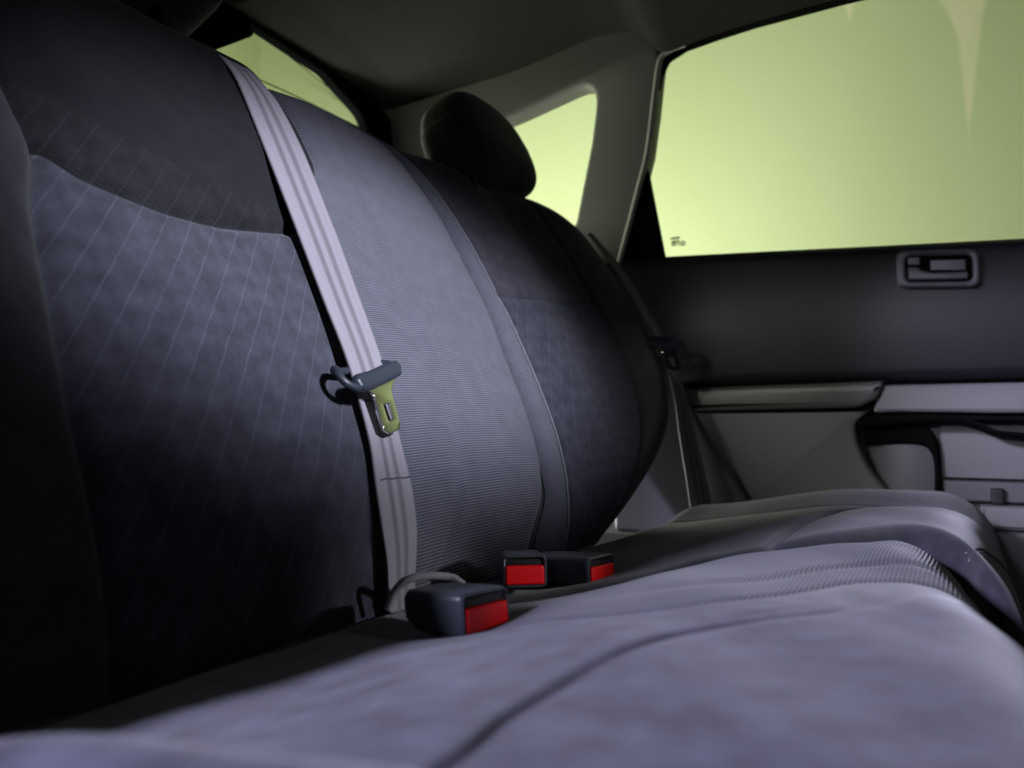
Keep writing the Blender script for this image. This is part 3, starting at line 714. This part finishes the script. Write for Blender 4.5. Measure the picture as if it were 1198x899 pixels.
tongue(belt, oo + Vector((.004, .004, 0)), tx, tn.cross(tx) * (1 if tn.cross(tx).z > 0 else -1), tn)

fbelt = empty('seat_belt', (-.42, 1.39, -.16), 'narrow dark seat belt hanging edge-on between the backrest and the door', 'seat belt', 'rear seat belts')
def yz(Y, pts): return [(p[0] * Y / 1.40, Y, p[1] * Y / 1.40) for p in pts]
fl = yz(1.385, [(-.633, .386), (-.580, .316), (-.513, .206), (-.486, .160), (-.472, .112), (-.457, .047), (-.449, -.017), (-.437, -.095), (-.428, -.165)])
frr = yz(1.415, [(-.624, .384), (-.565, .315), (-.495, .203), (-.468, .158), (-.450, .108), (-.434, .047), (-.418, -.017), (-.400, -.095), (-.386, -.165)])
ribbon('webbing', fl, frr, .002, M['webbing'], fbelt, sag=.004)
tongue(fbelt, (-.468, 1.372, .135), Vector((.75, .45, -.25)).normalized(), Vector((-.38, .10, .92)).normalized(), Vector((.55, -.83, .1)).normalized())

# ------------------------------------------------------------------ buckles
def buckle(face, axis, width, height, length, label, tilt=0.0, strap=None, rear=.8, rim='buckle'):
    a = Vector((axis[0], axis[1], tilt)).normalized(); s = Vector((-a.y, a.x, 0)).normalized(); u = a.cross(s).normalized()
    if u.z < 0: u = -u
    e = empty('buckle', (face[0], face[1], face[2] - height / 2), label, 'seat belt buckle', 'seat belt buckles')
    F0 = Vector(face)
    def ring(k, wv, hv, dz, r, n=6):
        out = []
        for (cx, cz, a0) in ((wv/2 - r, hv/2 - r, 0), (-wv/2 + r, hv/2 - r, 90), (-wv/2 + r, -hv/2 + r, 180), (wv/2 - r, -hv/2 + r, 270)):
            for j in range(n):
                an = math.radians(a0 + 90 * j / (n - 1)); out.append(F0 + a * k + s * (cx + r * math.cos(an)) + u * (cz + r * math.sin(an) + dz))
        return out
    secs = [ring(-.004, width * .80, height * .72, 0, .003), ring(-.0015, width * .86, height * .80, 0, .003), ring(0, width * .90, height * .86, 0, .004), ring(-.001, width * .96, height * .95, 0, .005), ring(-.004, width, height, 0, .005), ring(-length * .35, width, height * 1.05, .0, .006), ring(-length * .75, width * .95, height * .98, .001, .006),
            ring(-length * .95, width * rear, height * .78, .003, .006), ring(-length, width * rear * .9, height * .5, .004, .004)]
    V = [tuple(p) for r_ in secs for p in r_]; n = len(secs[0]); Fc = []
    for i in range(len(secs) - 1):
        for j in range(n): Fc.append((i * n + j, i * n + (j + 1) % n, (i + 1) * n + (j + 1) % n, (i + 1) * n + j))
    Fc.append(tuple(range(n))); Fc.append(tuple((len(secs) - 1) * n + j for j in reversed(range(n))))
    mesh_obj('housing', V, Fc, M['buckle'], e, sharp=45, fix=True)
    fm = lambda p, q, d: tuple(F0 + a * (-.0045 + d) + s * p + u * q)
    plate('slot', [rpoly(rect(-width * .39, width * .39, height * .18, height * .36), .001)], .002, .0004, fm, M['black'], e)
    plate('release_button', [rpoly(rect(-width * .42, width * .42, -height * .40, height * .18), .0025)], .0058, .0018, fm, M['red'], e)['label'] = 'red release button'
    plate('rim', [rpoly(rect(-width * .475, width * .475, -height * .47, height * .47), .005), rpoly(rect(-width * .425, width * .425, -height * .415, height * .415), .004)], .004, .0012, fm, M[rim], e)
    if strap: tube('strap', spl(strap, 6, False), .0034, M['strap'], e, 10)
    return e
buckle((-.285, .459, -.128), (.97, -.24), .047, .030, .070, 'nearest seat belt buckle, red button turned to the right, pale strap at its back', .10,
       strap=[(-.345, .520, -.127), (-.356, .519, -.1215), (-.370, .508, -.1195), (-.383, .498, -.122), (-.394, .496, -.131), (-.404, .498, -.148)])
b2 = buckle((-.335, .603, -.128), (.60, -.80), .041, .029, .060, 'middle seat belt buckle, its red button facing straight out of the seat gap', .08, rim='rim')
buckle((-.284, .657, -.131), (.985, -.17), .045, .027, .080, 'farthest seat belt buckle, lying sideways beside the middle one', .08)
